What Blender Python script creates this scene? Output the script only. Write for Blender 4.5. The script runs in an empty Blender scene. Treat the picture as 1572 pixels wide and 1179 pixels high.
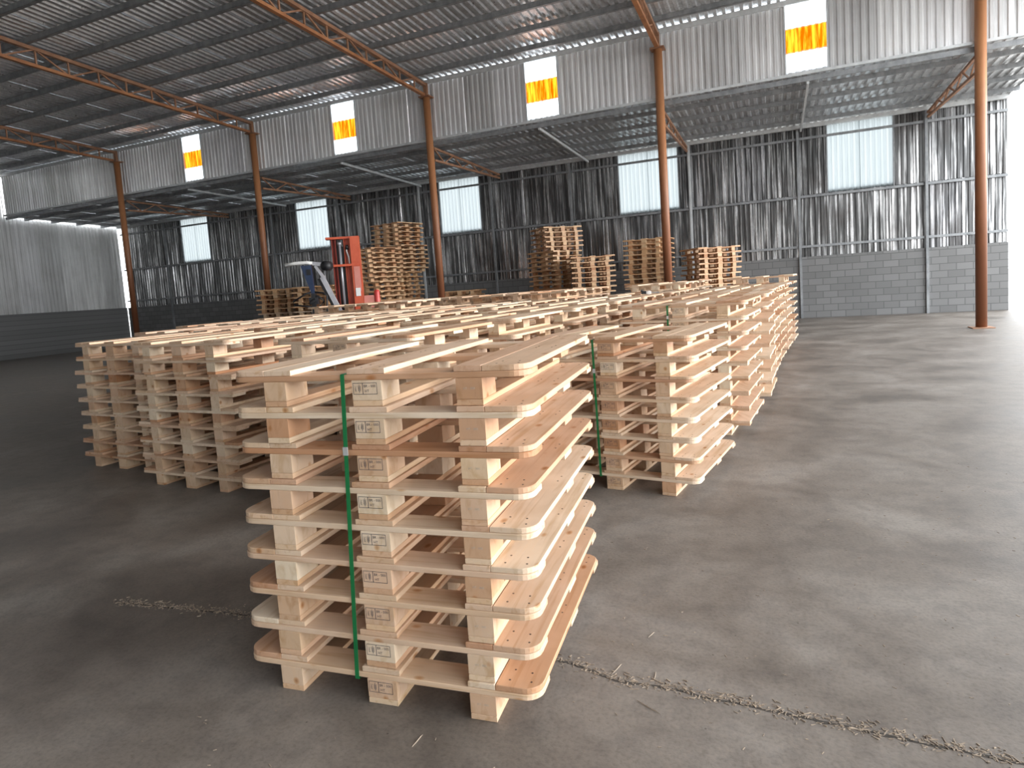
import bpy, math, random
import numpy as np
from mathutils import Matrix, Vector

random.seed(7)
SC = bpy.context.scene
COL = SC.collection

# ------------------------------------------------------------------ camera
F, PITCH, ROLL, CH = 978.2, -0.088, -0.069, 1.558
cam_d = bpy.data.cameras.new('camera')
cam = bpy.data.objects.new('camera', cam_d)
COL.objects.link(cam)
cp, sp = math.cos(PITCH), math.sin(PITCH)
fwd = Vector((0, cp, sp)); up0 = Vector((0, -sp, cp)); r0 = Vector((1, 0, 0))
rt = math.cos(ROLL) * r0 + math.sin(ROLL) * up0
upv = -math.sin(ROLL) * r0 + math.cos(ROLL) * up0
m3 = Matrix((rt, upv, -fwd)).transposed()
cam.matrix_world = Matrix.Translation((0, 0, CH)) @ m3.to_4x4()
cam_d.sensor_fit = 'HORIZONTAL'
cam_d.sensor_width = 36.0
cam_d.lens = F / 1572 * 36.0
cam_d.shift_x = 10.87 / 1572
cam_d.shift_y = -60.6 / 1572
cam_d.clip_end = 300
SC.camera = cam

# ------------------------------------------------------------------ world, exposure
w = bpy.data.worlds.new('overcast_sky'); SC.world = w; w.use_nodes = True
nt = w.node_tree; nt.nodes.clear()
bg = nt.nodes.new('ShaderNodeBackground'); out = nt.nodes.new('ShaderNodeOutputWorld')
bg.inputs[0].default_value = (0.93, 0.97, 1.0, 1); bg.inputs[1].default_value = 4.0
nt.links.new(bg.outputs[0], out.inputs[0])
vs = SC.view_settings
vs.view_transform = 'Standard'; vs.look = 'None'; vs.gamma = 1.0; vs.use_curve_mapping = False
vs.exposure = 0.55
def portal(s_, n_, z_, rot, sx, sz):
    l = bpy.data.lights.new('sky_portal', 'AREA'); l.shape = 'RECTANGLE'; l.size = sx; l.size_y = sz; l.cycles.is_portal = True
    o = bpy.data.objects.new('sky_portal', l); COL.objects.link(o)
    o.location = (-1.72 + .918 * s_ + .396 * n_, 19.0 - .396 * s_ + .918 * n_, z_); o.rotation_euler = (math.pi / 2, 0, rot - .4072)
portal(15.3, -12, 3.9, math.pi / 2, 24, 7.8)      # open right gable
sun_d = bpy.data.lights.new('added_hazy_sun', 'SUN'); sun_d.energy = 2.7; sun_d.angle = math.radians(30); sun_d.color = (1.0, 0.97, 0.94)  # low soft sun, added to brighten the right-facing wood
sun = bpy.data.objects.new('added_hazy_sun', sun_d); COL.objects.link(sun)
_az, _el = -0.4072 + math.radians(12), math.radians(9)
sun.rotation_euler = Vector((math.cos(_az) * math.cos(_el), math.sin(_az) * math.cos(_el), math.sin(_el))).to_track_quat('Z', 'Y').to_euler()
SC.cycles.max_bounces = 10
SC.cycles.diffuse_bounces = 6
SC.cycles.use_denoising = True

# ------------------------------------------------------------------ building frame
PX, PY = -1.72, 19.0
EU = Vector((0.91821121, -0.39609111)); EN = Vector((0.39609111, 0.91821121))
BROT = math.atan2(EU.y, EU.x)

# ------------------------------------------------------------------ node helpers
def mat(name):
    m = bpy.data.materials.new(name); m.use_nodes = True
    nt = m.node_tree; nt.nodes.clear()
    o = nt.nodes.new('ShaderNodeOutputMaterial'); b = nt.nodes.new('ShaderNodeBsdfPrincipled')
    nt.links.new(b.outputs[0], o.inputs[0])
    return m, nt, b, o
def N(nt, t, **kw):
    n = nt.nodes.new(t)
    for k, v in kw.items(): setattr(n, k, v)
    return n
def L(nt, a, b): nt.links.new(a, b)
def ramp(nt, fac, stops, interp='LINEAR'):
    r = N(nt, 'ShaderNodeValToRGB'); r.color_ramp.interpolation = interp
    e = r.color_ramp.elements
    while len(e) < len(stops): e.new(0.5)
    for i, (p, c) in enumerate(stops):
        e[i].position = p; e[i].color = c if len(c) == 4 else (*c, 1)
    L(nt, fac, r.inputs[0]); return r.outputs[0]
def mixc(nt, a, b, fac, mode='MIX'):
    m = N(nt, 'ShaderNodeMix'); m.data_type = 'RGBA'; m.blend_type = mode
    if hasattr(fac, 'links'): L(nt, fac, m.inputs[0])
    else: m.inputs[0].default_value = fac
    for s, v in ((m.inputs[6], a), (m.inputs[7], b)):
        if hasattr(v, 'links'): L(nt, v, s)
        else: s.default_value = (*v, 1)
    return m.outputs[2]
def math_(nt, op, a, b=0.0):
    m = N(nt, 'ShaderNodeMath', operation=op)
    for s, v in ((m.inputs[0], a), (m.inputs[1], b)):
        if hasattr(v, 'links'): L(nt, v, s)
        else: s.default_value = v
    return m.outputs[0]
def noise(nt, vec, scale, detail=3.0, rough=0.5, dist=0.0):
    n = N(nt, 'ShaderNodeTexNoise'); n.inputs['Scale'].default_value = scale
    n.inputs['Detail'].default_value = detail; n.inputs['Roughness'].default_value = rough
    n.inputs['Distortion'].default_value = dist
    if vec is not None: L(nt, vec, n.inputs['Vector'])
    return n.outputs[0]
def mapping(nt, vec, sc, loc=None):
    m = N(nt, 'ShaderNodeMapping'); m.inputs['Scale'].default_value = sc
    L(nt, vec, m.inputs['Vector'])
    if loc is not None: L(nt, loc, m.inputs['Location'])
    return m.outputs[0]

def wood(name, grain, tint=(1, 1, 1), ends=False):
    """pine: every board its own tone (random per mesh island and per object)"""
    m, nt, b, o = mat(name)
    tc = N(nt, 'ShaderNodeTexCoord'); oi = N(nt, 'ShaderNodeObjectInfo'); ge = N(nt, 'ShaderNodeNewGeometry')
    rnd = math_(nt, 'FRACT', math_(nt, 'ADD', math_(nt, 'MULTIPLY', oi.outputs['Random'], 7.31), math_(nt, 'MULTIPLY', ge.outputs['Random Per Island'], 3.7)))
    off = N(nt, 'ShaderNodeCombineXYZ'); 
    for i in range(3): L(nt, math_(nt, 'MULTIPLY', rnd, 37.0 + 11 * i), off.inputs[i])
    sc = {'x': (1.2, 22, 22), 'y': (22, 1.2, 22), 'z': (14, 14, 6)}[grain]
    v = mapping(nt, tc.outputs['Object'], sc, off.outputs[0])
    g = noise(nt, v, 1.6, 4, 0.55, 0.6)
    base = ramp(nt, rnd, [(0.0, (0.72, 0.57, 0.43)), (0.18, (0.60, 0.43, 0.32)), (0.34, (0.76, 0.66, 0.54)), (0.50, (0.64, 0.46, 0.35)),
                          (0.64, (0.70, 0.58, 0.46)), (0.74, (0.54, 0.34, 0.24)), (0.82, (0.70, 0.56, 0.43)), (0.93, (0.48, 0.28, 0.18)), (1.0, (0.64, 0.47, 0.35))])
    g2 = ramp(nt, g, [(0.30, (0.80, 0.72, 0.62)), (0.5, (1, 1, 1)), (0.75, (1.04, 1.0, 0.95))])
    c = mixc(nt, base, g2, 0.85, 'MULTIPLY')
    # broad stain
    v2 = mapping(nt, tc.outputs['Object'], (3, 3, 3), off.outputs[0])
    st = noise(nt, v2, 1.3, 3)
    c = mixc(nt, c, ramp(nt, st, [(0.42, (0.88, 0.85, 0.82)), (0.6, (1, 1, 1))]), 0.8, 'MULTIPLY')
    # knots
    vo = N(nt, 'ShaderNodeTexVoronoi'); vo.inputs['Scale'].default_value = 1.0
    ks = {'x': (5, 9, 9), 'y': (9, 5, 9), 'z': (9, 9, 8)}[grain]
    L(nt, mapping(nt, tc.outputs['Object'], ks, off.outputs[0]), vo.inputs['Vector'])
    k = ramp(nt, vo.outputs['Distance'], [(0.05, (0.42, 0.24, 0.13)), (0.085, (0.72, 0.52, 0.36)), (0.15, (1, 1, 1))])
    c = mixc(nt, c, k, 0.75, 'MULTIPLY')
    hs = N(nt, 'ShaderNodeHueSaturation'); hs.inputs['Saturation'].default_value = 1.16; hs.inputs['Value'].default_value = 0.95; L(nt, c, hs.inputs['Color']); c = hs.outputs[0]
    if tint != (1, 1, 1): c = mixc(nt, c, tint, 1.0, 'MULTIPLY')
    L(nt, c, b.inputs['Base Color'])
    b.inputs['Roughness'].default_value = 0.48
    b.inputs['Specular IOR Level'].default_value = 0.5
    bm = N(nt, 'ShaderNodeBump'); bm.inputs['Strength'].default_value = 0.12; bm.inputs['Distance'].default_value = 0.004
    L(nt, g, bm.inputs['Height']); L(nt, bm.outputs[0], b.inputs['Normal'])
    return m

def galvanised(name, lo, hi, metallic=0.55, rough=0.42, streak=0.6, dirt=(0.35, 0.33, 0.30), xs=5, band=(0.32, 0.62)):
    m, nt, b, o = mat(name)
    tc = N(nt, 'ShaderNodeTexCoord'); oi = N(nt, 'ShaderNodeObjectInfo')
    off = N(nt, 'ShaderNodeCombineXYZ')
    L(nt, math_(nt, 'MULTIPLY', oi.outputs['Random'], 53.0), off.inputs[0]); L(nt, math_(nt, 'MULTIPLY', oi.outputs['Random'], 31.0), off.inputs[2])
    v = mapping(nt, tc.outputs['Object'], (xs, xs, 0.3), off.outputs[0])
    s = noise(nt, v, 1.5, 4, 0.6)
    c = ramp(nt, s, [(band[0], lo), (band[1], hi)])
    v2 = mapping(nt, tc.outputs['Object'], (0.8, 0.8, 0.8), off.outputs[0])
    d = noise(nt, v2, 1.2, 4, 0.6)
    c = mixc(nt, c, dirt, ramp(nt, d, [(0.5, (0, 0, 0)), (0.75, (streak, streak, streak))]))
    br = ramp(nt, oi.outputs['Random'], [(0, (0.72, 0.72, 0.72)), (0.5, (1, 1, 1)), (1, (0.84, 0.84, 0.86))])
    c = mixc(nt, c, br, 1.0, 'MULTIPLY')
    L(nt, c, b.inputs['Base Color'])
    b.inputs['Metallic'].default_value = metallic
    L(nt, ramp(nt, s, [(0.3, (rough + .12,) * 3), (0.7, (rough - .06,) * 3)]), b.inputs['Roughness'])
    return m

def paint(name, c1, c2, rough=0.5, metallic=0.0, scale=4.0, zs=0.6):
    m, nt, b, o = mat(name)
    tc = N(nt, 'ShaderNodeTexCoord')
    n = noise(nt, mapping(nt, tc.outputs['Object'], (scale, scale, scale * zs)), 1.5, 5, 0.65)
    L(nt, ramp(nt, n, [(0.35, c1), (0.65, c2)]), b.inputs['Base Color'])
    b.inputs['Roughness'].default_value = rough; b.inputs['Metallic'].default_value = metallic
    return m

def translucent(name, c1, c2, scale=(14, 14, 0.8), lo=0.35, hi=0.65):
    m, nt, b, o = mat(name); nt.nodes.remove(b)
    tc = N(nt, 'ShaderNodeTexCoord')
    n = noise(nt, mapping(nt, tc.outputs['Object'], scale), 1.2, 4, 0.6)
    c = ramp(nt, n, [(lo, c1), (hi, c2)])
    t = N(nt, 'ShaderNodeBsdfTranslucent'); d = N(nt, 'ShaderNodeBsdfDiffuse'); mx = N(nt, 'ShaderNodeMixShader'); mx.inputs[0].default_value = 0.12
    L(nt, c, t.inputs[0]); L(nt, c, d.inputs[0]); L(nt, t.outputs[0], mx.inputs[1]); L(nt, d.outputs[0], mx.inputs[2]); L(nt, mx.outputs[0], o.inputs[0])
    return m

M = {}
M['wx'] = wood('pine_crosswise', 'x'); M['wy'] = wood('pine_lengthwise', 'y')
M['wz'] = wood('pine_block', 'z', (1.0, 0.99, 0.96))
M['wskid'] = wood('pine_skid', 'y', (1.0, 0.95, 0.88))
M['ox'] = wood('browner_pine_crosswise', 'x', (1.0, 0.88, 0.70)); M['oy'] = wood('browner_pine_lengthwise', 'y', (0.93, 0.80, 0.64))  # pine with a browner tint, for the tall rear stacks
M['oz'] = wood('browner_pine_block', 'z', (0.96, 0.83, 0.66))
M['wall'] = galvanised('galvanised_clerestory_sheet', (0.66, 0.66, 0.66), (0.92, 0.92, 0.92), 0.3, 0.34, 0.25)
M['wallb'] = galvanised('weathered_back_wall_sheet', (0.11, 0.11, 0.11), (0.80, 0.80, 0.80), 0.7, 0.28, 0.8, (0.10, 0.09, 0.085), 8, (0.46, 0.64))
M['roof'] = galvanised('galvanised_roof_sheet', (0.58, 0.60, 0.62), (0.80, 0.82, 0.84), 0.6, 0.32, 0.25, (0.3, 0.29, 0.27))
M['steel'] = paint('grey_steel_purlin', (0.20, 0.21, 0.22), (0.32, 0.33, 0.34), 0.5, 0.3)
M['steell'] = paint('pale_steel_beam', (0.52, 0.54, 0.55), (0.66, 0.68, 0.69), 0.45, 0.1)
M['rust'] = paint('orange_primer', (0.30, 0.12, 0.05), (0.43, 0.19, 0.08), 0.55, 0.0, 2.0, 0.4)
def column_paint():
    m, nt, b, o = mat('graded_orange_column_paint')
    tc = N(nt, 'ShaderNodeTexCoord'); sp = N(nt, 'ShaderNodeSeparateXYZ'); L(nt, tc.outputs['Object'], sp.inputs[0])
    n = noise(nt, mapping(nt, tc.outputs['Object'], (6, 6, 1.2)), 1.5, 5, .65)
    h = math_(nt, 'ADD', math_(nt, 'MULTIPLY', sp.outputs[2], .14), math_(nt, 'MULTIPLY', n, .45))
    L(nt, ramp(nt, h, [(.42, (.17, .060, .026)), (.75, (.27, .105, .045)), (1.0, (.42, .185, .08))]), b.inputs['Base Color'])  # darker red-brown towards the foot, broken up by noise
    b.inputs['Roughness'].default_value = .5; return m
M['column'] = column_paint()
M['rustd'] = paint('dark_orange_primer', (0.26, 0.13, 0.075), (0.40, 0.21, 0.12), 0.6, 0.0, 2.0, 0.4)
M['clear'] = translucent('translucent_white_sheet', (0.85, 0.90, 0.93), (0.95, 0.97, 0.98))
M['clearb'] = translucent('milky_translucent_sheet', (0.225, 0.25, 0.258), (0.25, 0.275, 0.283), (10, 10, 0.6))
M['amber'] = translucent('amber_translucent_sheet', (0.50, 0.07, 0.0), (0.72, 0.30, 0.015), (12, 12, 1.2), 0.4, 0.62)
M['green'] = paint('green_plastic_strap', (0.004, 0.12, 0.035), (0.008, 0.17, 0.05), 0.35, 0.0)
M['seal'] = paint('bright_metal_seal', (0.6, 0.63, 0.64), (0.75, 0.77, 0.78), 0.3, 0.6)
M['ink'] = paint('dark_stamp_ink', (0.02, 0.02, 0.04), (0.07, 0.07, 0.09), 0.8, 0, 60, 1)
M['inkf'] = paint('faded_stamp_ink', (0.30, 0.27, 0.24), (0.55, 0.48, 0.40), 0.8, 0, 90, 1)
M['nail'] = paint('nail_steel', (0.06, 0.045, 0.04), (0.12, 0.08, 0.06), 0.5, 0.3)
M['red'] = paint('orange_red_enamel', (0.55, 0.085, 0.035), (0.68, 0.13, 0.06), 0.4, 0, 2)
M['redd'] = paint('dark_red_enamel', (0.25, 0.03, 0.02), (0.33, 0.05, 0.03), 0.5, 0, 2)
M['pinkred'] = paint('sun_faded_red_plate', (0.62, 0.22, 0.17), (0.68, 0.27, 0.22), 0.5, 0, 3)
M['canred'] = paint('cherry_red_enamel', (0.62, 0.07, 0.06), (0.70, 0.10, 0.08), 0.35, 0, 3)
M['white'] = paint('white_sticker', (0.8, 0.8, 0.78), (0.86, 0.86, 0.84), 0.5)
M['chrome'] = paint('chrome_rod', (0.62, 0.62, 0.64), (0.72, 0.72, 0.74), 0.25, 0.7)
M['black'] = paint('black_rubber', (0.012, 0.012, 0.014), (0.025, 0.025, 0.028), 0.5)
M['navy'] = paint('navy_enamel', (0.02, 0.035, 0.08), (0.035, 0.055, 0.11), 0.4)
M['alu'] = paint('silver_aluminium', (0.50, 0.50, 0.54), (0.62, 0.62, 0.66), 0.35, 0.4)
M['chip'] = paint('wood_splinter', (0.18, 0.145, 0.115), (0.40, 0.32, 0.24), 0.8, 0, 30, 1)

def floor_mat():
    m, nt, b, o = mat('worn_concrete')
    tc = N(nt, 'ShaderNodeTexCoord')
    n1 = noise(nt, tc.outputs['Object'], 1.1, 5, 0.6, 0.4)
    n2 = noise(nt, tc.outputs['Object'], 7, 5, 0.65)
    n3 = noise(nt, tc.outputs['Object'], 60, 3, 0.6)
    c = ramp(nt, n1, [(0.32, (0.115, 0.098, 0.084)), (0.5, (0.175, 0.152, 0.132)), (0.68, (0.235, 0.212, 0.190))])
    c = mixc(nt, c, ramp(nt, n2, [(0.35, (0.72, 0.72, 0.74)), (0.55, (1, 1, 1))]), 0.7, 'MULTIPLY')
    c = mixc(nt, c, ramp(nt, n3, [(0.32, (0.75, 0.74, 0.72)), (0.5, (1, 1, 1)), (0.72, (1.15, 1.12, 1.08))]), 0.7, 'MULTIPLY')
    vo = N(nt, 'ShaderNodeTexVoronoi'); vo.inputs['Scale'].default_value = 9
    L(nt, tc.outputs['Object'], vo.inputs['Vector'])
    c = mixc(nt, c, ramp(nt, vo.outputs['Distance'], [(0.02, (0.25, 0.23, 0.22)), (0.05, (1, 1, 1))]), 0.8, 'MULTIPLY')
    L(nt, c, b.inputs['Base Color'])
    L(nt, ramp(nt, n1, [(0.3, (0.42,) * 3), (0.7, (0.60,) * 3)]), b.inputs['Roughness'])
    b.inputs['Specular IOR Level'].default_value = 0.35
    bm = N(nt, 'ShaderNodeBump'); bm.inputs['Strength'].default_value = 0.25; bm.inputs['Distance'].default_value = 0.004
    L(nt, n3, bm.inputs['Height']); L(nt, bm.outputs[0], b.inputs['Normal'])
    return m
M['floor'] = floor_mat()
M['yard'] = paint('pale_concrete_yard', (0.42, 0.40, 0.37), (0.52, 0.50, 0.47), 0.9, 0, 0.5, 1)  # pale concrete in its own colour
def blockwork():
    m, nt, b, o = mat('grey_blockwork')
    tc = N(nt, 'ShaderNodeTexCoord')
    s = N(nt, 'ShaderNodeSeparateXYZ'); L(nt, tc.outputs['Object'], s.inputs[0])
    cx = N(nt, 'ShaderNodeCombineXYZ'); L(nt, s.outputs[0], cx.inputs[0]); L(nt, s.outputs[2], cx.inputs[1])
    br = N(nt, 'ShaderNodeTexBrick'); L(nt, cx.outputs[0], br.inputs['Vector'])
    br.inputs['Color1'].default_value = (0.17, 0.17, 0.17, 1); br.inputs['Color2'].default_value = (0.22, 0.22, 0.22, 1)
    br.inputs['Mortar'].default_value = (0.13, 0.13, 0.13, 1); br.inputs['Scale'].default_value = 1.0
    br.inputs['Brick Width'].default_value = 0.4; br.inputs['Row Height'].default_value = 0.2; br.inputs['Mortar Size'].default_value = 0.012
    L(nt, br.outputs[0], b.inputs['Base Color']); b.inputs['Roughness'].default_value = 0.9
    return m
M['block'] = blockwork()

# ------------------------------------------------------------------ mesh helpers
class MB:
    def __init__(s): s.v = []; s.f = []; s.mi = []
    def add(s, v, f, mi=0):
        b = len(s.v); s.v += [tuple(p) for p in v]
        s.f += [tuple(i + b for i in q) for q in f]; s.mi += [mi] * len(f)
    def box(s, x0, x1, y0, y1, z0, z1, mi=0, mtx=None, ch=0.0):
        v = [(x0, y0, z0), (x1, y0, z0), (x1, y1, z0), (x0, y1, z0), (x0, y0, z1), (x1, y0, z1), (x1, y1, z1), (x0, y1, z1)]
        if mtx is not None: v = [mtx @ Vector(p) for p in v]
        s.add(v, [(0, 3, 2, 1), (4, 5, 6, 7), (0, 1, 5, 4), (1, 2, 6, 5), (2, 3, 7, 6), (3, 0, 4, 7)], mi)
    def prism(s, poly, z0, z1, mi=0, bev=0.0):
        n = len(poly)
        if bev:
            cx = sum(p[0] for p in poly) / n; cy = sum(p[1] for p in poly) / n
            def ins(p):
                dx, dy = cx - p[0], cy - p[1]
                return (p[0] + math.copysign(min(bev, abs(dx)), dx), p[1] + math.copysign(min(bev, abs(dy)), dy))
            pi = [ins(p) for p in poly]
            rings = [[(x, y, z0) for x, y in pi], [(x, y, z0 + bev) for x, y in poly], [(x, y, z1 - bev) for x, y in poly], [(x, y, z1) for x, y in pi]]
        else:
            rings = [[(x, y, z0) for x, y in poly], [(x, y, z1) for x, y in poly]]
        v = [p for r in rings for p in r]; f = [tuple(reversed(range(n))), tuple(range((len(rings) - 1) * n, len(rings) * n))]
        for k in range(len(rings) - 1):
            for i in range(n):
                j = (i + 1) % n; f.append((k * n + i, k * n + j, (k + 1) * n + j, (k + 1) * n + i))
        s.add(v, f, mi)
    def tube(s, pts, r, n=10, mi=0, cap=True):
        pts = [Vector(p) for p in pts]; rs = r if isinstance(r, (list, tuple)) else [r] * len(pts)
        rings = []
        for i, p in enumerate(pts):
            a = pts[max(i - 1, 0)]; b = pts[min(i + 1, len(pts) - 1)]
            d = (b - a).normalized(); h = Vector((0, 0, 1)) if abs(d.z) < 0.9 else Vector((1, 0, 0))
            e1 = d.cross(h).normalized(); e2 = d.cross(e1).normalized()
            rings.append([p + rs[i] * (math.cos(t) * e1 + math.sin(t) * e2) for t in [2 * math.pi * k / n for k in range(n)]])
        v = [p for q in rings for p in q]; f = []
        for k in range(len(rings) - 1):
            for i in range(n):
                j = (i + 1) % n; f.append((k * n + i, k * n + j, (k + 1) * n + j, (k + 1) * n + i))
        if cap: f += [tuple(reversed(range(n))), tuple(range((len(rings) - 1) * n, len(rings) * n))]
        s.add(v, f, mi)
    def bar(s, a, b, wd, ht, mi=0):
        a, b = Vector(a), Vector(b); d = (b - a); l = d.length; d.normalize()
        h = Vector((0, 0, 1)) if abs(d.z) < 0.95 else Vector((0, 1, 0))
        e1 = d.cross(h).normalized(); e2 = e1.cross(d).normalized()
        mt = Matrix((d, e1, e2)).transposed().to_4x4(); mt.translation = a
        s.box(0, l, -wd / 2, wd / 2, -ht / 2, ht / 2, mi, mt)
    def mesh(s, name, mats, smooth=False):
        me = bpy.data.meshes.new(name); me.from_pydata(s.v, [], s.f)
        for m in (mats if isinstance(mats, (list, tuple)) else [mats]): me.materials.append(m)
        if any(s.mi): me.polygons.foreach_set('material_index', s.mi)
        if smooth: me.polygons.foreach_set('use_smooth', [True] * len(s.f))
        me.update(); return me

def link(name, data, parent=None, loc=None, rz=None):
    o = bpy.data.objects.new(name, data); COL.objects.link(o)
    if loc is not None: o.location = loc
    if rz is not None: o.rotation_euler = (0, 0, rz)
    if parent: o.parent = parent
    return o
def tag(o, label=None, cat=None, group=None, kind=None):
    if label: o['label'] = label
    if cat: o['category'] = cat
    if group: o['group'] = group
    if kind: o['kind'] = kind
    return o
def bld(name, data, parent=None):
    """object in the building's own frame: x along the column line, y outward through the back wall"""
    if parent: return link(name, data, parent)
    return link(name, data, None, (PX, PY, 0), BROT)
def bpt(s, n, z=0.0):
    return Vector((PX + EU.x * s + EN.x * n, PY + EU.y * s + EN.y * n, z))

# ------------------------------------------------------------------ ground
S0, S1 = -20.4, 15.0      # gable ends
N0, N1, NL = -24.0, 0.0, 5.0
fl = MB(); fl.box(S0 - 1, S1 + 1, N0 - 1, NL + .35, -0.3, 0.0)
FLOOR = tag(bld('floor', fl.mesh('floor', M['floor'])), kind='structure')
yd = MB(); yd.box(-90, 90, -110, 80, -0.7, -0.32)
tag(bld('ground_yard', yd.mesh('yard', M['yard'])), kind='structure')

# ------------------------------------------------------------------ corrugated sheets
def sheet_mesh(name, width, h, m, pitch=0.15, amp=0.03, axis='wall', lap=0.0, segs=1, slope=0.0):
    """trapezoid ribs; wall: x width, z height, ribs stick out to -y; roof: x width, y length, ribs up"""
    n = max(1, round(width / pitch)); p = width / n
    prof = []
    for i in range(n):
        x = i * p
        prof += [(x, 0), (x + .30 * p, 0), (x + .42 * p, amp), (x + .80 * p, amp), (x + .92 * p, 0)]
    prof.append((width + lap, 0))
    mb = MB(); v = []; f = []
    for k in range(2):
        for x, a in prof:
            v.append((x, -a, h * k) if axis == 'wall' else (x, h * k, a + slope * h * k))
    q = len(prof)
    for i in range(q - 1): f.append((i, i + 1, q + i + 1, q + i))
    mb.add(v, f)
    return mb.mesh(name, m)

def lay(parent, base, s0, s1, n, z0, z1, mt, width=0.95, skip=(), amp=.038, pitch=.15, name='corrugated_sheet'):
    """a row of wall sheets from s0 to s1, cut around the openings in skip"""
    cuts = sorted([s0, s1] + [c for k in skip for c in k if s0 < c < s1])
    for a, b in zip(cuts[:-1], cuts[1:]):
        if any(k[0] - .001 <= a and b <= k[1] + .001 for k in skip): continue
        cnt = max(1, round((b - a) / width)); wd = (b - a) / cnt
        me = sheet_mesh(name, wd, z1 - z0, mt, pitch, amp, 'wall', 0.012)
        for i in range(cnt):
            o = link(name, me, parent); o.location = (a + i * wd, n + (.004 if i % 2 else 0), z0)

# clerestory wall (upper wall along the column line)
EAVE, RIDGE = 7.62, 5.99
cl = MB(); cl.box(S0, S1, -0.06, 0.0, RIDGE - .03, RIDGE + .03)        # trim rail along its foot
cl.box(S0, S1, -0.05, 0.02, EAVE - .06, EAVE + .052)
CL = tag(bld('wall_clerestory', cl.mesh('clerestory_rails', M['steell'])), kind='structure')
CWIN = [(-3.45, -2.60), (3.0, 3.9), (-9.9, -9.05), (9.45, 10.3)]
lay(CL, None, S0, S1, 0.06, RIDGE, EAVE, M['wall'], 0.9, CWIN)
for i, (a, b) in enumerate(CWIN):
    w_ = MB(); w_.box(a - .03, a, .0, .05, RIDGE, EAVE); w_.box(b, b + .03, .0, .05, RIDGE, EAVE)
    W_ = tag(bld('window_%d' % (i + 1), w_.mesh('panel_edges', M['steell'])), kind='structure')
    for nm, z0, z1, mt in (('milky_sheet', 7.03, EAVE, 'clear'), ('amber_sheet', 6.50, 7.06, 'amber'), ('milky_sheet', 6.06, 6.53, 'clear')):
        o = link(nm, sheet_mesh(nm, b - a, z1 - z0, M[mt], .15, .025), W_); o.location = (a, .05 + (.006 if nm[0] == 'a' else 0), z0)
    o = link('corrugated_sheet', sheet_mesh('short_sheet', b - a, .09, M['wall']), W_); o.location = (a, .06, RIDGE)

# back wall
bw = MB(); bw.box(S0, S1, NL, NL + .2, 0, 1.88)
BW = tag(bld('wall_back', bw.mesh('block_base', M['block'])), kind='structure')
BWIN = [(-9.5, -7.88), (-2.6, -0.92), (4.29, 6.24), (10.6, 12.3), (-16.3, -14.6)]
lay(BW, None, S0, S1, NL + .165, 1.88, 3.84, M['wallb'], 0.92)
lay(BW, None, S0, S1, NL + .12, 3.76, 5.80, M['wallb'], 0.92, BWIN)
for i, (a, b) in enumerate(BWIN):
    w_ = MB(); w_.box(a - .03, a, NL + .05, NL + .10, 3.74, 5.78); w_.box(b, b + .03, NL + .05, NL + .10, 3.74, 5.78)
    W_ = tag(bld('window_%d' % (i + 5), w_.mesh('panel_edges', M['steel'])), kind='structure')
    half = (b - a) / 2
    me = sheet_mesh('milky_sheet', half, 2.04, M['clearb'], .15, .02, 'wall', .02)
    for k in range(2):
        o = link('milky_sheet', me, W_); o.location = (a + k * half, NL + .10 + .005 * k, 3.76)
def girt(nm, z, n, wd, ht, m, s0=S0, s1=S1):
    g = MB(); g.box(s0, s1, n - wd, n, z - ht / 2, z + ht / 2)
    return link(nm, g.mesh(nm, m), BW)
for z in (5.43, 3.70, 2.19): girt('girt', z, NL + .07, .06, .07, M['steel'])
girt('head_beam', 5.77, NL, .12, .11, M['steell'])
for s in (-17.3, -10.8, -7.3, -3.97, -3.45, -0.42, 2.6, 6.62, 9.8, 13.1):
    p = MB(); p.box(s - .035, s + .035, NL - .07, NL - .0, 0, 5.75)
    link('wall_post', p.mesh('wall_post', M['steel'] if s not in (-3.45, 6.62) else M['steell']), BW)

# lean-to roof
LR = tag(bld('ceiling_lean_to', (lambda g: (g.box(S0, S1, .02, .07, 5.82, 5.93), g.mesh('ledger', M['steel']))[1])(MB())), kind='structure')
ls = -0.03
cnt = 36; wd = (S1 - S0) / cnt
me = sheet_mesh('roof_sheet', wd, NL + .35, M['roof'], .19, .04, 'roof', .012, 1, ls)
for i in range(cnt):
    o = link('roof_sheet', me, LR); o.location = (S0 + i * wd, -.02, 5.955 + (.003 if i % 2 else 0))
for n in (0.76, 1.86, 2.96, 4.12):
    g = MB(); g.box(S0, S1, n - .025, n + .025, 5.955 + ls * n - .11, 5.955 + ls * n - .005)
    link('purlin', g.mesh('purlin', M['steel']), LR)
for s in (-9.9, -3.3, 3.3, 9.9):
    g = MB(); g.bar((s, 0.05, 5.80), (s, 4.95, 5.66), .05, .07); link('rafter', g.mesh('rafter', M['steell']), LR)

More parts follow.
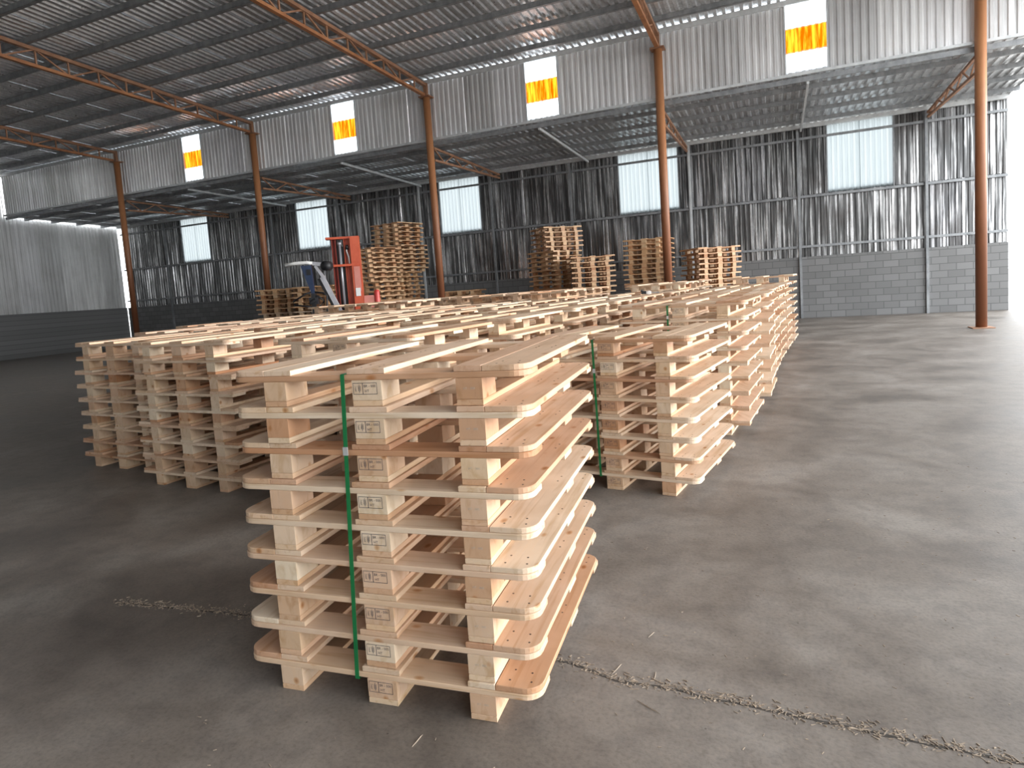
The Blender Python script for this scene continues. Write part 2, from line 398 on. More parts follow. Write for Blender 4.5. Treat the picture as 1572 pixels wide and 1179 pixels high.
# main roof
RS = -0.05; RZ = 7.735; NM = -12.0
CR = tag(bld('ceiling', (lambda g: (g.box(S0, S1, NM - .08, NM + .08, RZ + .60 - .2, RZ + .60 - .03), g.mesh('ridge_beam', M['steel']))[1])(MB())), kind='structure')
me = sheet_mesh('roof_sheet', wd, 12.12, M['roof'], .19, .042, 'roof', .012, 1, RS)
me2 = sheet_mesh('roof_sheet_near', wd, 12.2, M['roof'], .19, .042, 'roof', .012, 1, -RS)
for i in range(cnt):
    o = link('roof_sheet', me, CR); o.location = (S0 + i * wd, NM, RZ + .60 - .06 + (.003 if i % 2 else 0))
    o = link('roof_sheet', me2, CR); o.location = (S0 + i * wd, NM - 12.2, RZ - .07 + (.003 if i % 2 else 0))
for k in range(-22, 0):
    n = k * 1.03 + 0.28
    if n < N0: continue
    z = RZ - .06 + RS * (n if n > NM else 2 * NM - n) - .012
    g = MB(); g.box(S0, S1, n - .03, n + .03, z - .12, z); g.box(S0, S1, n - .03, n + .05, z - .125, z - .11)
    link('purlin', g.mesh('purlin', M['steel']), CR)

# wall behind the camera
NW = tag(bld('wall_near', (lambda g: (g.box(S0, S1, N0 - .1, N0, 0, 1.2), g.mesh('near_block_base', M['block']))[1])(MB())), kind='structure')
me = sheet_mesh('corrugated_sheet', .95, 6.3, M['wall'])
for i in range(int((S1 - S0) / .95)):
    sx = S0 + i * .95
    o = link('corrugated_sheet', me, NW); o.location = (sx, N0 - .12, 1.2)

LW = tag(bld('wall_left', (lambda g: (g.box(S0 - .15, S0 - .05, N0, NL, 0, 1.88), g.mesh('left_block_base', M['block']))[1])(MB())), kind='structure')
me = sheet_mesh('corrugated_sheet', .95, 5.8, M['wall'])
for i in range(30):
    o = link('corrugated_sheet', me, LW); o.location = (S0 - .12, NL - i * .95, 1.88); o.rotation_euler = (0, 0, -math.pi / 2)

# gable end rails (the shed's two ends stand open)
for nm, s in (('trim_left_gable', S0), ('trim_right_gable', S1)):
    g = MB()
    for n in (-24, -16, -8): g.box(s - .1, s + .1, n - .1, n + .1, 0, RZ - .3)
    g.bar((s, N0, RZ - .35), (s, NM, RZ + .25), .1, .18); g.bar((s, NM, RZ + .25), (s, -.2, RZ - .35), .1, .18)
    tag(bld(nm, g.mesh(nm, M['rustd'])), kind='structure')

# columns and trusses
COLS = [(-13.14, 'rust-orange round steel column at the far left end of the shed'), (-6.57, 'rust-orange round steel column left of the red lift mast'),
        (0.0, 'rust-orange round steel column beside the tall double pallet stack'), (6.57, 'rust-orange round steel column before the right rear pallet stack'),
        (13.14, 'rust-orange round steel column at the right open end of the shed')]
TL_ = ['over the far left end of the shed', 'left of the red lift mast', 'at upper left, resting on the left column',
       'at upper right, resting on the right column', 'over the right open end of the shed']
for (s, lab), tl in zip(COLS, TL_):
    root = bld('steel_column', None); root.location = bpt(s, 0); tag(root, lab, 'column', 'columns under the clerestory')
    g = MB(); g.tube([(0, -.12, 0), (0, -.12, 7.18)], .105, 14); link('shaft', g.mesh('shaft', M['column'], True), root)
    g = MB(); g.box(-.05, .05, -.17, -.08, 7.18, 7.56); link('post_top', g.mesh('post_top', M['rustd']), root)
    g = MB(); g.box(-.2, .2, -.32, .08, 0, .02); link('base_plate', g.mesh('base_plate', M['rustd']), root)
    g = MB(); g.box(-.17, .17, -.28, .04, 7.15, 7.18); link('cap_plate', g.mesh('cap_plate', M['rustd']), root)
    tr = bld('roof_truss', None); tr.location = bpt(s, 0); tag(tr, 'orange lattice roof truss ' + tl, 'truss', 'main roof trusses')
    X = .0
    g = MB(); g.bar((X, -.08, 7.50), (X, NM, 8.06), .10, .08); g.bar((X, NM, 8.06), (X, N0, 7.48), .10, .08); link('top_chord', g.mesh('top_chord', M['rustd']), tr)
    g = MB(); g.bar((X, -.25, 7.20), (X, NM, 7.62), .10, .07); g.bar((X, NM, 7.62), (X, N0, 7.18), .10, .07); link('bottom_chord', g.mesh('bottom_chord', M['rust']), tr)
    def zt(n): n = n if n > NM else 2 * NM - n; return 7.50 + .56 * n / NM
    def zb(n): n = n if n > NM else 2 * NM - n; return 7.20 + .42 * n / NM
    n = -.75; k = 0
    while n > N0 + .8:
        g = MB(); g.bar((X, n, zb(n)), (X, n, zt(n)), .035, .035); link('web_bar', g.mesh('web_bar', M['rustd']), tr)
        g = MB(); n2 = n - .75
        if k % 2: g.bar((X, n, zb(n)), (X, n2, zt(n2)), .035, .035)
        else: g.bar((X, n, zt(n)), (X, n2, zb(n2)), .035, .035)
        link('web_bar', g.mesh('web_bar', M['rustd']), tr); n = n2; k += 1
    lt = bld('lean_to_truss', None); lt.location = bpt(s, 0); tag(lt, 'small orange lattice truss under the lean-to roof, ' + {'ov': 'shed end', 'le': 'left of lift mast', 'at': ('behind left column' if s == 0 else 'behind right column')}[tl[:2]] + (' at right' if s > 10 else ''), 'truss', 'lean-to trusses')
    g = MB(); g.bar((0, .1, 5.77), (0, 4.9, 5.645), .06, .06); link('top_chord', g.mesh('tc', M['rustd']), lt)
    g = MB(); g.bar((0, .1, 5.42), (0, 4.9, 5.53), .06, .06); link('bottom_chord', g.mesh('bc', M['rustd']), lt)
    for k in range(8):
        a = .1 + k * .6; b = a + .6
        g = MB(); z0, z1 = 5.42 + .023 * a, 5.77 - .025 * b
        if k % 2: g.bar((0, a, z0), (0, b, z1), .03, .03)
        else: g.bar((0, a, 5.77 - .025 * a), (0, b, 5.42 + .023 * b), .03, .03)
        link('web_bar', g.mesh('wb', M['rustd']), lt)

# ------------------------------------------------------------------ floor joint, debris
def joint():
    pts = [(-2.2, 3.35), (-.9, 2.95), (.113, 2.54), (.21, 2.483), (.342, 2.369), (.561, 2.284), (.699, 2.211), (1.5, 1.82), (3.2, 1.1), (6.0, -.1)]
    rnd = random.Random(3); dense = []
    for (x0, y0), (x1, y1) in zip(pts[:-1], pts[1:]):
        n = max(2, int(math.hypot(x1 - x0, y1 - y0) / .03))
        for i in range(n):
            t = i / n; dense.append((x0 + (x1 - x0) * t + rnd.uniform(-.003, .003), y0 + (y1 - y0) * t + rnd.uniform(-.005, .005)))
    g = MB(); v = []; f = []
    for x, y in dense:
        wd = rnd.uniform(.003, .008); v += [(x - .3 * wd, y - wd, .0012), (x + .3 * wd, y + wd, .0012)]
    for i in range(len(dense) - 1): f.append((2 * i, 2 * i + 2, 2 * i + 3, 2 * i + 1))
    g.add(v, f)
    m = paint('dark_joint_gap', (.035, .03, .025), (.06, .05, .042), .95)
    o = tag(link('floor_joint', g.mesh('floor_joint', m)), 'dark cracked joint line running across the concrete floor beside the front stack', 'floor joint')
    # crumbs and shavings along it
    def under(x, y):
        for sx, sy, a in ((-.123, 2.174, -.325), (1.141, 4.417, -.556), (-.60, 4.17, -.478)):
            u = (x - sx) * math.cos(a) + (y - sy) * math.sin(a); v = -(x - sx) * math.sin(a) + (y - sy) * math.cos(a)
            if -1.2 < u < .06 and -.05 < v < 1.22: return True
        return False
    g = MB()
    for _ in range(4200):
        i = rnd.randrange(len(dense)); x, y = dense[i]
        x += rnd.gauss(0, .02); y += rnd.gauss(.012, .02)
        if under(x, y): continue
        a = rnd.uniform(0, math.pi) if rnd.random() < .4 else rnd.gauss(-.4, .5)
        l = abs(rnd.gauss(0, .005)) + .002; ww = rnd.uniform(.0006, .0018); h = rnd.uniform(.001, .004)
        mt = Matrix.Translation((x, y, .0)) @ Matrix.Rotation(a, 4, 'Z') @ Matrix.Rotation(rnd.uniform(-.15, .15), 4, 'Y')
        g.box(-l, l, -ww, ww, 0.0, h, 0, mt)
    for _ in range(500):
        x, y = rnd.uniform(-1.5, 3.5), rnd.uniform(1.2, 5)
        if under(x, y): continue
        a = rnd.uniform(0, math.pi); l = rnd.uniform(.002, .009); ww = rnd.uniform(.0008, .002)
        mt = Matrix.Translation((x, y, 0)) @ Matrix.Rotation(a, 4, 'Z'); g.box(-l, l, -ww, ww, 0, .0015, 0, mt)
    tag(link('wood_shavings', g.mesh('wood_shavings', M['chip'])), 'pale wood shavings and crumbs scattered along the floor joint', 'wood shavings', kind='stuff')
    spl = [((-.402, 2.106), 1.1, .035, 'pale wood splinter on the floor in front of the nearest stack'),
           ((.36, 2.44), .9, .045, 'long wood splinter at the floor joint, nearest the front stack'),
           ((.50, 2.38), 1.2, .03, 'short wood splinter just behind the middle of the floor joint'),
           ((.554, 2.671), .8, .028, 'wood splinter on bare floor well behind the joint, right of the front stack'),
           ((.43, 2.20), -.9, .06, 'thin wood splinter lying on the camera side of the floor joint')]
    for (x, y), a, l, lab in spl:
        g = MB(); g.add([(-l, 0, 0), (-l * .2, -.0022, 0), (l, 0, 0), (-l * .1, .0022, 0), (-l * .8, 0, .002), (l * .6, 0, .003)],
                        [(0, 3, 2, 1), (0, 1, 4), (1, 5, 4), (1, 2, 5), (2, 3, 5), (3, 4, 5), (3, 0, 4)])
        tag(link('wood_splinter', g.mesh('wood_splinter', paint('pale_splinter', (.5, .42, .32), (.68, .6, .48), .8)) if False else g.mesh('wood_splinter', M['chip']), None, (x, y, .0015), a), lab, 'splinter', 'wood splinters on the floor')
joint()

# ------------------------------------------------------------------ pallets
PH = .144; PT = .1432; DL = 1.16; WG = .168
def arc(cx, cy, r, a0, a1, n=7):
    return [(cx + r * math.cos(math.radians(a0 + (a1 - a0) * i / (n - 1))), cy + r * math.sin(math.radians(a0 + (a1 - a0) * i / (n - 1)))) for i in range(n)]
def rrect(x0, x1, y0, y1, r=0.0, corners=''):
    p = []
    p += arc(x0 + r, y0 + r, r, 180, 270) if 'a' in corners else [(x0, y0)]
    p += arc(x1 - r, y0 + r, r, 270, 360) if 'b' in corners else [(x1, y0)]
    p += arc(x1 - r, y1 - r, r, 0, 90) if 'c' in corners else [(x1, y1)]
    p += arc(x0 + r, y1 - r, r, 90, 180) if 'd' in corners else [(x0, y1)]
    return p
XL, XR = -.925 - WG, WG
CU = [(-.925, -.825), (-.525, -.40), (-.10, 0.0)]      # block columns
CV = [(0.0, .14), (.51, .65), (DL - .14, DL)]          # block rows
def parts_list():
    P = []   # name, poly, z0, z1, material
    for a, b in CU: P.append(('bottom_skid', rrect(a, b, 0, DL), 0.0003, .022, 'wskid'))
    for iv, (c, d) in enumerate(CV):
        for iu, (a, b) in enumerate(CU): P.append(('block', rrect(a, b, c, d), .0225, .0995, 'wz'))
    P.append(('cross_board', rrect(XL, XR, 0.0, .135, .065, 'ab'), .10, .1215, 'wx'))
    P.append(('cross_board', rrect(XL + .002, XR - .002, .515, .645), .10, .1215, 'wx'))
    P.append(('cross_board', rrect(XL, XR, DL - .135, DL, .03, 'cd'), .10, .1215, 'wx'))
    e = .0015
    P.append(('deck_board', rrect(XL, -.925 - e, .004, DL - .003, .065, 'ad'), .122, PT, 'wy'))
    P.append(('deck_board', rrect(-.925 + e, -.80, .006, DL - .006), .122, PT, 'wy'))
    P.append(('deck_board', rrect(-.545, -.385, .003, DL - .004), .122, PT, 'wy'))
    P.append(('deck_board', rrect(-.105, -e, .002, DL - .006), .122, PT, 'wy'))
    P.append(('deck_board', rrect(e, XR, .004, DL - .003, .065, 'bc'), .122, PT, 'wy'))
    return P
PL = parts_list()
PMESH = []
for nm, poly, z0, z1, mt in PL:
    g = MB(); g.prism(poly, z0, z1, 0, .0018); PMESH.append((nm, g.mesh(nm, M[mt])))

# nails on the wing boards (four over every cross board)
def nails_mesh(xs):
    g = MB(); rnd = random.Random(5)
    for x0, x1 in xs:
        for vc in (.07, .58, DL - .07):
            for fx in (.25, .72):
                for fv in (-.03, .03):
                    x = x0 + (x1 - x0) * fx + rnd.uniform(-.008, .008); y = vc + fv + rnd.uniform(-.008, .008)
                    pts = [(x + .0042 * math.cos(t), y + .0042 * math.sin(t)) for t in [k * math.pi / 3 for k in range(6)]]
                    g.prism(pts, PT - .0005, PT + .0006)
    return g.mesh('nail_heads', M['nail'])
NAILS = nails_mesh([(0, XR)])
NAILS_M = nails_mesh([(-.545, -.385)])

# printed stamps on the middle front block
def text_mesh(body, size):
    cu = bpy.data.curves.new('t', 'FONT'); cu.body = body; cu.size = size; cu.align_x = 'CENTER'; cu.align_y = 'CENTER'; cu.resolution_u = 2
    o = bpy.data.objects.new('t', cu); COL.objects.link(o)
    dg = bpy.context.evaluated_depsgraph_get(); dg.update()
    me = bpy.data.meshes.new_from_object(o.evaluated_get(dg))
    v = [tuple(x.co) for x in me.vertices]; f = [tuple(p.vertices) for p in me.polygons]
    bpy.data.objects.remove(o); bpy.data.curves.remove(cu); bpy.data.meshes.remove(me)
    return v, f
def stamp_mesh():
    g = MB(); xa, xb, za, zb = -.520, -.418, .046, .090; y = -.0006; t = .0019
    def line(x0, x1, z0, z1): g.add([(x0, y, z0), (x1, y, z0), (x1, y, z1), (x0, y, z1)], [(0, 1, 2, 3)])
    xm = xa + .040
    line(xa, xb, za, za + t); line(xa, xb, zb - t, zb); line(xa, xa + t, za, zb); line(xb - t, xb, za, zb); line(xm, xm + t * 1.3, za, zb)
    def put(txt, cx, cz, size, rot=0.0):
        v, f = text_mesh(txt, size)
        ca, sa = math.cos(rot), math.sin(rot)
        g.add([(cx + ca * a - sa * b, y, cz + sa * a + ca * b) for a, b, c in v], f)
    put('IPPC', xa + .012, (za + zb) / 2, .011, math.pi / 2)
    g.tube([(xa + .027, y, za + .006), (xa + .027, y, zb - .006)], .0008, 4)
    for k in range(4):
        z = za + .010 + k * .005
        for s in (-1, 1): g.add([(xa + .027, y, z), (xa + .027 + s * .006, y, z + .006), (xa + .027 + s * .005, y, z + .0085)], [(0, 1, 2)])
    put('BR - 000', xm + .031, zb - .013, .0145)
    put('HT', xm + .018, za + .012, .0145)
    return g.mesh('printed_stamp', M['ink'])
STAMP = stamp_mesh()
def faint_mesh():
    g = MB(); v, f = text_mesh('HT - 000', .012)
    g.add([(a - .05, -.0006, b + .062) for a, b, c in v], f)
    return g.mesh('faded_print', M['inkf'])
FAINT = faint_mesh()

# plain single-mesh pallet (twenty boards and blocks)
PROTO_V, PROTO_F, PROTO_M = [], [], []
_mi = {'wskid': 0, 'wz': 1, 'wx': 2, 'wy': 3}
for nm, poly, z0, z1, mt in PL:
    xs = [p[0] for p in poly]; ys = [p[1] for p in poly]
    x0, x1, y0, y1 = min(xs), max(xs), min(ys), max(ys); b = len(PROTO_V)
    PROTO_V += [(x0, y0, z0), (x1, y0, z0), (x1, y1, z0), (x0, y1, z0), (x0, y0, z1), (x1, y0, z1), (x1, y1, z1), (x0, y1, z1)]
    PROTO_F += [tuple(b + i for i in q) for q in [(0, 3, 2, 1), (4, 5, 6, 7), (0, 1, 5, 4), (1, 2, 6, 5), (2, 3, 7, 6), (3, 0, 4, 7)]]
    PROTO_M += [_mi[mt]] * 6
def simple_mesh():
    me = bpy.data.meshes.new('pallet'); me.from_pydata(PROTO_V, [], PROTO_F)
    for k in ('wskid', 'wz', 'wx', 'wy'): me.materials.append(M[k])
    me.polygons.foreach_set('material_index', PROTO_M); me.update(); return me
SIMPLE = simple_mesh()
BROWNER = SIMPLE.copy(); BROWNER.name = 'browner_pallet'  # same pallet in the browner pine
for k, q in enumerate(('oy', 'oz', 'ox', 'oy')): BROWNER.materials[k] = M[q]
PVA = np.array(PROTO_V); PFA = np.array(PROTO_F)
LOW = []        # placements that go into the one joined mesh

def pallet(x, y, z, a, label, group, detail):
    """x, y, z: front right corner of the right-hand block column; a: turn"""
    if detail == 0:
        o = link('pallet', BROWNER if 'tall stacks' in group else SIMPLE, None, (x, y, z), a); return tag(o, label, 'pallet', group)
    root = link('pallet', None, None, (x, y, z), a); root.empty_display_size = .1
    tag(root, label, 'pallet', group)
    nb = 0; nd = 0
    for nm, me in PMESH:
        o = link(nm, me, root)
        if nm == 'block':
            if detail > 1 and nb == 1: tag(link('printed_stamp', STAMP, o), 'dark boxed ink stamp')
            if detail > 2 and nb == 2: tag(link('faded_print', FAINT, o), 'faded grey ink print')
            nb += 1
        if nm == 'deck_board':
            if detail > 1 and nd == 4: link('nail_heads', NAILS, o)['kind'] = 'stuff'
            if detail > 2 and nd == 2: link('nail_heads', NAILS_M, o)['kind'] = 'stuff'
            nd += 1
    return root

ORD = ['top', 'second', 'third', 'fourth', 'fifth', 'sixth', 'seventh', 'eighth', 'ninth', 'tenth', 'eleventh', 'twelfth', 'thirteenth', 'fourteenth',
       'fifteenth', 'sixteenth', 'seventeenth', 'eighteenth', 'nineteenth', 'twentieth', 'twenty-first', 'twenty-second', 'twenty-third']
def stack(x, y, a, count, shown, where, group, detail, lean=(0, 0), jit=.006, seed=0, twist=None, hold=None):
    """count pallets; the upper `shown` are objects, the ones below go into the joined mesh. hold: pivot for jitter of yaw"""
    rnd = random.Random(seed * 101 + 17)
    for k in range(count):                       # k from the floor
        z = k * PH
        dx = lean[0] * z + rnd.uniform(-jit, jit); dy = lean[1] * z + rnd.uniform(-jit, jit)
        da = rnd.uniform(-jit, jit) * .9
        ax, ay, aa = x + dx, y + dy, a + da
        if twist:
            ddx, ddy, dda = twist(k, count); ax += ddx; ay += ddy; aa += dda
        fromtop = count - 1 - k
        if fromtop < shown:
            if k == 0: lab = 'pine pallet at the bottom of ' + where
            elif fromtop == 0: lab = 'pine pallet on top of ' + where
            else: lab = ORD[fromtop] + ' pine pallet from the top of ' + where
            pallet(ax, ay, z, aa, lab, group, detail)
        else: LOW.append((ax, ay, z, aa))

def front_u(a): return Vector((math.cos(a), math.sin(a)))
def depth_v(a): return Vector((-math.sin(a), math.cos(a)))

# the two stacks at the aisle
A1 = -.325
stack(-.123, 2.174, A1, 9, 9, 'the nearest strapped stack', 'pallets in the nearest strapped stack', 3, (.032, .036), .004, 1)
A2 = -.556
stack(1.141, 4.417, A2, 8, 8, 'the strapped stack at right', 'pallets in the strapped stack at right', 2, (-.009, .002), .006, 2)
# third stack of the right hand column, behind
A3 = -.50
stack(2.12, 6.02, A3, 9, 4, 'the strapped stack right behind the right one', 'pallets in the rear strapped stack at right', 2, (0, 0), .006, 3)
FD = Vector((.46, .888)); FU = Vector((.888, -.46)); AF = -.478
def field(rear, count, shown, where, detail, seed, da=0.0):
    a = AF + da; u, d = front_u(a), depth_v(a)
    o = Vector(rear) - u * WG - d * DL
    stack(o.x, o.y, a, count, shown, where, 'pallets in the field of stacks', detail, (0, 0), .007, seed)
rowword = ['first', 'second', 'third', 'fourth', 'fifth', 'sixth', 'seventh', 'eighth', 'ninth', 'tenth']
rf = random.Random(12)
# column along the aisle, directly behind the nearest stack
for k in range(8):
    p = Vector((-.07, 5.2)) + Vector((.7, 1.35)) * k
    if k > 2: p += Vector((rf.uniform(-.05, .05), rf.uniform(-.06, .06)))
    nn = ((p.x - PX) * EN.x + (p.y - PY) * EN.y)
    if nn > -.9: break
    field(p, 9 if k < 6 else 10, 4 if k < 2 else (3 if k < 4 else 2), 'the %s stack behind the nearest one' % rowword[k], 2 if k < 2 else 1, 20 + k, 0 if k < 2 else rf.uniform(-.02, .02))
# columns further left
for c in range(1, 5):
    base = Vector((-1.03, 7.6)) - FU * 1.42 * (c - 1) + FD * .17 * (c - 1) 
    idx = 0
    for k in range(-3, 8):
        p = base + Vector((.7, 1.35)) * k + Vector((rf.uniform(-.05, .05), rf.uniform(-.07, .07)))
        nn = ((p.x - PX) * EN.x + (p.y - PY) * EN.y)
        if nn > -1.3 or (c > 2 and nn > -3.2): break
        px = 775 + 978 * p.x / p.y
        if px < 340 or p.y < 5.0: continue
        field(p, 9 if p.y < 13 else 10, 2, 'stack %s back, %s row left' % (rowword[idx], rowword[c]), 1 if p.y < 10.5 else 0, 60 + 20 * c + k, rf.uniform(-.02, .02)); idx += 1
# columns right of the aisle
for c in range(0, 3):
    base = Vector((2.12, 6.02)) + FU * WG + FD * DL + FU * 1.42 * c
    idx = 0
    for k in range(0 if c else 1, 8):
        p = base + Vector((.7, 1.35)) * 1.02 * k + Vector((rf.uniform(-.05, .05), rf.uniform(-.07, .07)))
        nn = ((p.x - PX) * EN.x + (p.y - PY) * EN.y)
        if nn > -.9: break
        px = 775 + 978 * p.x / p.y
        if px > 1230: continue
        field(p, 9 if p.y < 13 else 10, 2, 'stack %s back, %s row right' % (rowword[idx], rowword[c]), 1 if p.y < 10 else 0, 200 + 20 * c + k, rf.uniform(-.02, .02)); idx += 1

# tall stacks by the back wall
def tall(count, shown, where, seed, segs, jit=.02):
    """segs: (from level, near corner xy, 'R' or 'L' front corner, turn), lowest first"""
    rnd = random.Random(seed)
    for k in range(count):
        c, side, a = [q[1:] for q in segs if k >= q[0]][-1]
        u = front_u(a); o = Vector(c) - u * (WG if side == 'R' else XL)
        x, y, aa = o.x + rnd.uniform(-jit, jit), o.y + rnd.uniform(-jit, jit), a + rnd.uniform(-.02, .02)
        f = count - 1 - k
        if f < shown:
            lab = ('pine pallet on top of ' if f == 0 else ORD[f] + ' pine pallet from the top of ') + where
            pallet(x, y, k * PH, aa, lab, 'pallets in the tall stacks by the back wall', 0)
        else: LOW.append((x, y, k * PH, aa))
tall(27, 19, 'the tallest stack at left', 301, [(0, (-2.98, 20.4), 'R', -.35), (16, (-3.05, 20.45), 'R', -.66), (22, (-3.12, 20.45), 'R', -.62)])
tall(21, 14, 'the stack against the tallest one', 302, [(0, (-3.35, 18.75), 'R', -.50), (10, (-3.52, 18.8), 'R', -.50), (14, (-3.70, 18.85), 'R', -.58)])
tall(23, 15, 'the middle rear tall stack', 303, [(0, (1.62, 19.3), 'L', .68), (18, (1.42, 19.35), 'L', .34)])
tall(16, 8, 'the short stack between two taller', 304, [(0, (3.28, 18.25), 'R', .04)])
tall(19, 10, 'the stack behind the right column', 305, [(0, (4.83, 18.7), 'R', -.50)])
tall(16, 9, 'the dim stack at far right', 306, [(0, (5.50, 17.7), 'L', .15)])
tall(11, 3, 'the low stack right of the left column', 307, [(0, (-.75, 20.3), 'R', -.2)], .05)
tall(14, 5, 'the stack behind the navy machine', 308, [(0, (-4.98, 19.0), 'R', -.1)])
tall(14, 5, 'the leftmost rear stack', 309, [(0, (-6.3, 19.6), 'R', -.1)])

def build_low():
    n = len(LOW); nv = len(PVA)
    V = np.zeros((n * nv, 3)); Fc = np.zeros((n * len(PFA), 4), dtype=int)
    for i, (x, y, z, a) in enumerate(LOW):
        ca, sa = math.cos(a), math.sin(a)
        V[i * nv:(i + 1) * nv, 0] = x + ca * PVA[:, 0] - sa * PVA[:, 1]
        V[i * nv:(i + 1) * nv, 1] = y + sa * PVA[:, 0] + ca * PVA[:, 1]
        V[i * nv:(i + 1) * nv, 2] = z + PVA[:, 2]
        Fc[i * len(PFA):(i + 1) * len(PFA)] = PFA + i * nv
    me = bpy.data.meshes.new('stacked_pallets'); me.from_pydata(V.tolist(), [], Fc.tolist())
    for k in ('wskid', 'wz', 'wx', 'wy'): me.materials.append(M[k])
    me.polygons.foreach_set('material_index', PROTO_M * n); me.update()
    tag(link('stacked_pallets', me), 'pine pallets low down in the rear stacks, mostly hidden behind nearer stacks', 'pallets', kind='stuff')
build_low()

# ------------------------------------------------------------------ green straps
def strap(x, y, a, count, lean, u, zs, label):
    """closed band: up the front, over the top cross boards, down the back, under the lowest cross boards"""
    H = count * PH - .022 + .0012; z0 = .0985; w_ = .0085; t = .0012
    root = link('strap', None, None, (x, y, 0), a); tag(root, label, 'strap', 'green plastic straps')
    ca, sa = math.cos(-a), math.sin(-a)
    def P(uu, v, z):   # lean is given in world axes
        lx, ly = lean[0] * z, lean[1] * z
        return (uu + ca * lx - sa * ly, v + sa * lx + ca * ly, z)
    v0, v1 = -.014, DL + .014
    path = [(v0, z0)] + [(v0, z0 + (H - z0) * i / 12) for i in range(1, 13)] + [(v0 + .012, H + .001), (v1 - .01, H + .001)] + [(v1, H)] + [(v1, z0)]
    inner = path
    g = MB(); v = []; f = []; n = len(path)
    cy_, cz_ = DL / 2, (H + z0) / 2
    for (vv, z) in path:
        ov = math.copysign(t, vv - cy_) if vv in (v0, v1) else 0; oz = t if z >= H else (-t if z == z0 else 0)
        for du, e in ((-w_, 0), (w_, 0), (w_, 1), (-w_, 1)): v.append(P(u + du, vv + ov * e, z + oz * e))
    for i in range(n):
        j = (i + 1) % n
        for k in range(4): f.append((i * 4 + k, j * 4 + k, j * 4 + (k + 1) % 4, i * 4 + (k + 1) % 4))
    g.add(v, f); link('band', g.mesh('band', M['green']), root)
    g = MB(); c = P(u, v0 - .0035, zs); g.box(c[0] - .0105, c[0] + .0105, c[1] - .002, c[1] + .002, zs - .016, zs + .016)
    link('metal_seal', g.mesh('metal_seal', M['seal']), root)['label'] = 'bright metal crimp seal'
strap(-.123, 2.174, A1, 9, (.032, .036), -.563, .985, 'green plastic strap around the nearest pallet stack')
strap(1.141, 4.417, A2, 8, (-.009, .002), -.562, .90, 'green plastic strap around the right-hand pallet stack')
strap(2.12, 6.02, A3, 9, (0, 0), -.562, 1.16, 'green plastic strap around the stack behind the right-hand one')

# ------------------------------------------------------------------ red lift truck
def lift():
    root = link('pallet_lift', None, None, (-4.12, 17.5, 0), .12)
    tag(root, 'orange-red pallet lift with tall twin-channel mast left of the tallest stack', 'lift truck')
    def part(nm, fn, m, p=None, smooth=False, lab=None):
        g = MB(); fn(g); o = link(nm, g.mesh(nm, m, smooth), p or root)
        if lab: o['label'] = lab
        return o
    # mast channels: u-profiles
    def chan(x0, x1, s):
        def fn(g):
            g.box(x0, x1, .10, .14, .05, 3.18); g.box(x0, x0 + .02, -.04, .12, .05, 3.18); g.box(x1 - .02, x1, -.04, .12, .05, 3.18)
        return fn
    part('mast_channel', chan(-.38, -.27, 0), M['redd'])
    part('mast_channel', chan(-.06, .09, 0), M['red'])
    sp_ = part('side_plate', lambda g: (g.box(.12, .36, -.16, -.12, .05, 3.22), g.box(.33, .36, -.12, .12, .05, 3.22)), M['red'])
    part('faded_panel', lambda g: g.box(.17, .33, -.168, -.161, 1.75, 2.42), M['pinkred'], sp_, lab='sun-faded lower panel')
    part('white_sticker', lambda g: g.box(.175, .30, -.178, -.169, 1.62, 1.84), M['white'], sp_, lab='white sticker')
    part('top_crossbar', lambda g: (g.box(-.52, .36, -.10, .14, 3.18, 3.24)), M['red'])
    part('middle_crossbar', lambda g: (g.box(-.42, .30, -.18, -.05, 2.44, 2.50)), M['red'])
    part('black_infill', lambda g: g.box(-.27, -.05, .06, .09, .05, 3.0), M['black'])  # black sheet filling the band between the two channels
    part('lift_rod', lambda g: (g.tube([(-.17, -.02, 1.3), (-.17, -.02, 3.05)], .036, 10), g.tube([(-.17, -.02, 3.02), (-.17, -.02, 3.10)], .06, 10)), M['alu'], None, True, 'pale lift rod')
    part('lift_cylinder', lambda g: g.tube([(-.17, -.02, .15), (-.17, -.02, 1.32)], .055, 12), M['black'], None, True)
    part('chain_wheel', lambda g: g.tube([(.0, -.06, 2.95), (.06, -.06, 2.95)], .07, 12), M['black'], None, True)
    part('hose', lambda g: g.tube([(.03, -.07, 3.0), (.01, -.08, 2.85), (.05, -.08, 2.7), (.06, -.07, 2.5)], .02, 8), M['white'], None, True)
    part('chassis', lambda g: (g.box(-.42, .48, -.55, .1, .10, .62), g.box(-.35, .4, -.45, .05, .62, .75)), M['red'])
    for x in (-.28, .26): part('fork', lambda g, x=x: (g.box(x - .07, x + .07, .14, 1.2, .04, .10), g.box(x - .07, x + .07, .12, .16, .04, .6)), M['black'])
    for x, y in ((-.3, -.4), (.34, -.4), (-.28, 1.05), (.26, 1.05)): part('wheel', lambda g, x=x, y=y: g.tube([(x - .05, y, .075), (x + .05, y, .075)], .075 if y < 0 else .039, 12), M['black'], None, True)
    part('cylinder_can', lambda g: g.tube([(.72, -.08, .0), (.72, -.08, 1.70), (.72, -.08, 1.76)], [.075, .075, .05], 14), M['canred'], None, True, 'cherry-red upright cylinder')
    part('side_box', lambda g: g.box(.37, .64, -.12, .12, .05, 1.62), M['pinkred'])
lift()

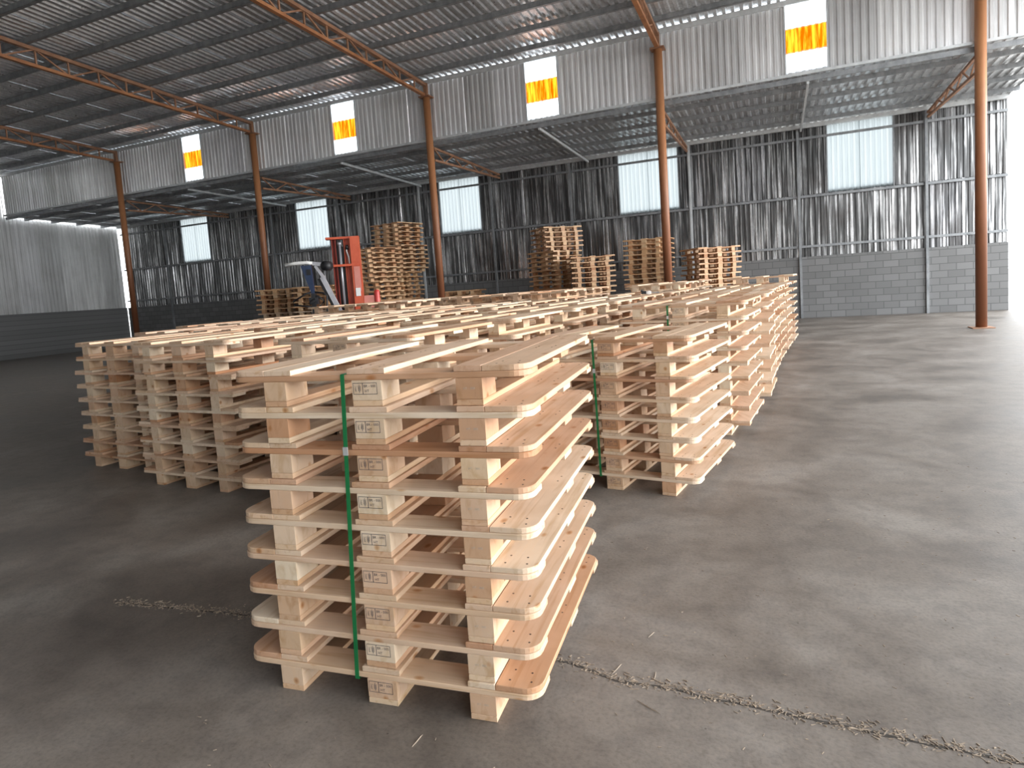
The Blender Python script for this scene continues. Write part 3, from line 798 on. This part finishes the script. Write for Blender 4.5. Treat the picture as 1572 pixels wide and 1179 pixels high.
def navy():
    root = link('handling_machine', None, None, (-4.80, 16.1, 0), .05)
    tag(root, 'navy and black machine with white handlebar and slanting silver arm at left edge', 'machine')
    def part(nm, fn, m, smooth=False, lab=None):
        g = MB(); fn(g); o = link(nm, g.mesh(nm, m, smooth), root)
        if lab: o['label'] = lab
    def stem(g):
        g.add([(-.16, -.05, 2.46), (.10, -.05, 2.46), (.10, .08, 2.46), (-.16, .08, 2.46), (.05, -.04, 1.74), (.12, -.04, 1.74), (.12, .06, 1.74), (.05, .06, 1.74)],
              [(0, 1, 2, 3), (7, 6, 5, 4), (4, 5, 1, 0), (5, 6, 2, 1), (6, 7, 3, 2), (7, 4, 0, 3)])
    part('stem', stem, M['navy'])
    part('handlebar', lambda g: g.tube([(-.55, 0, 2.50), (-.3, 0, 2.53), (.0, 0, 2.53), (.16, 0, 2.50)], .045, 12), M['white'], True, 'white padded handlebar')
    part('display', lambda g: g.box(-.02, .08, -.065, -.045, 2.22, 2.36), M['black'])
    part('arm_clamp', lambda g: (g.bar((.14, 0, 2.50), (.42, 0, 2.46), .09, .09), g.bar((.20, -.02, 2.44), (.40, -.02, 2.1), .07, .07)), M['alu'])
    part('roller', lambda g: g.tube([(.44, -.1, 2.42), (.52, .1, 2.42)], .12, 16), M['black'], True)
    part('silver_arm', lambda g: g.bar((.34, 0, 2.15), (.86, 0, .9), .09, .11), M['alu'], False, 'slanting silver arm')
    part('arm_strip', lambda g: g.bar((.27, -.01, 2.12), (.79, -.01, .88), .03, .10), M['black'])
    def loop(g):
        g.tube([(.06, 0, 1.80), (-.10, -.02, 1.76), (-.42, -.05, 1.58), (-.40, -.05, 1.50), (-.1, -.02, 1.44), (.1, 0, 1.42)], .022, 8)
        g.tube([(.12, 0, 1.79), (.34, -.02, 1.75), (.42, -.03, 1.68), (.40, -.04, 1.4), (.39, -.04, 1.1)], .022, 8)
        g.tube([(.05, 0, 1.74), (.24, 0, 1.64), (.34, 0, 1.55), (.2, 0, 1.40), (.05, 0, 1.35)], .028, 8)
    part('guard_loop', loop, M['black'], True)
    part('head', lambda g: (g.box(-.02, .20, -.08, .10, 1.48, 1.66), g.tube([(.02, -.12, 1.52), (.16, -.12, 1.60)], .05, 10)), M['black'])
    part('mast', lambda g: g.box(.03, .13, -.05, .05, .3, 1.76), M['black'])
    part('base', lambda g: (g.box(-.25, 1.05, -.28, .28, .12, .30), g.box(-.2, .4, -.22, .22, .3, .6), g.box(.72, .95, -.06, .06, .3, .92)), M['navy'])
    for x, y in ((-.15, -.25), (-.15, .25), (.9, -.25), (.9, .25)): part('wheel', lambda g, x=x, y=y: g.tube([(x, y - .04, .1), (x, y + .04, .1)], .1, 12), M['black'], True)
navy()

# small black and white tool left on the far pallets
def handtool(x, y, z):
    root = link('hand_tool', None, None, (x, y, z), -.3); root.scale = (.62, .62, .75); tag(root, 'small black and white hand tool left lying on pallet tops near the right column', 'tool')
    g = MB(); g.box(-.10, .03, -.04, .04, 0, .07); g.tube([(-.06, 0, .05), (-.10, 0, .09)], .03, 8); link('body', g.mesh('body', M['black']), root)
    g = MB(); g.box(.03, .15, -.035, .035, 0.0, .06); g.tube([(.10, -.05, .03), (.10, .05, .03)], .04, 10); link('reel', g.mesh('reel', M['white']), root)
    g = MB(); g.tube([(.14, 0, .03), (.36, 0, .02)], .012, 8); link('handle', g.mesh('handle', M['steel']), root)
handtool(2.35, 10.45, 1.303)
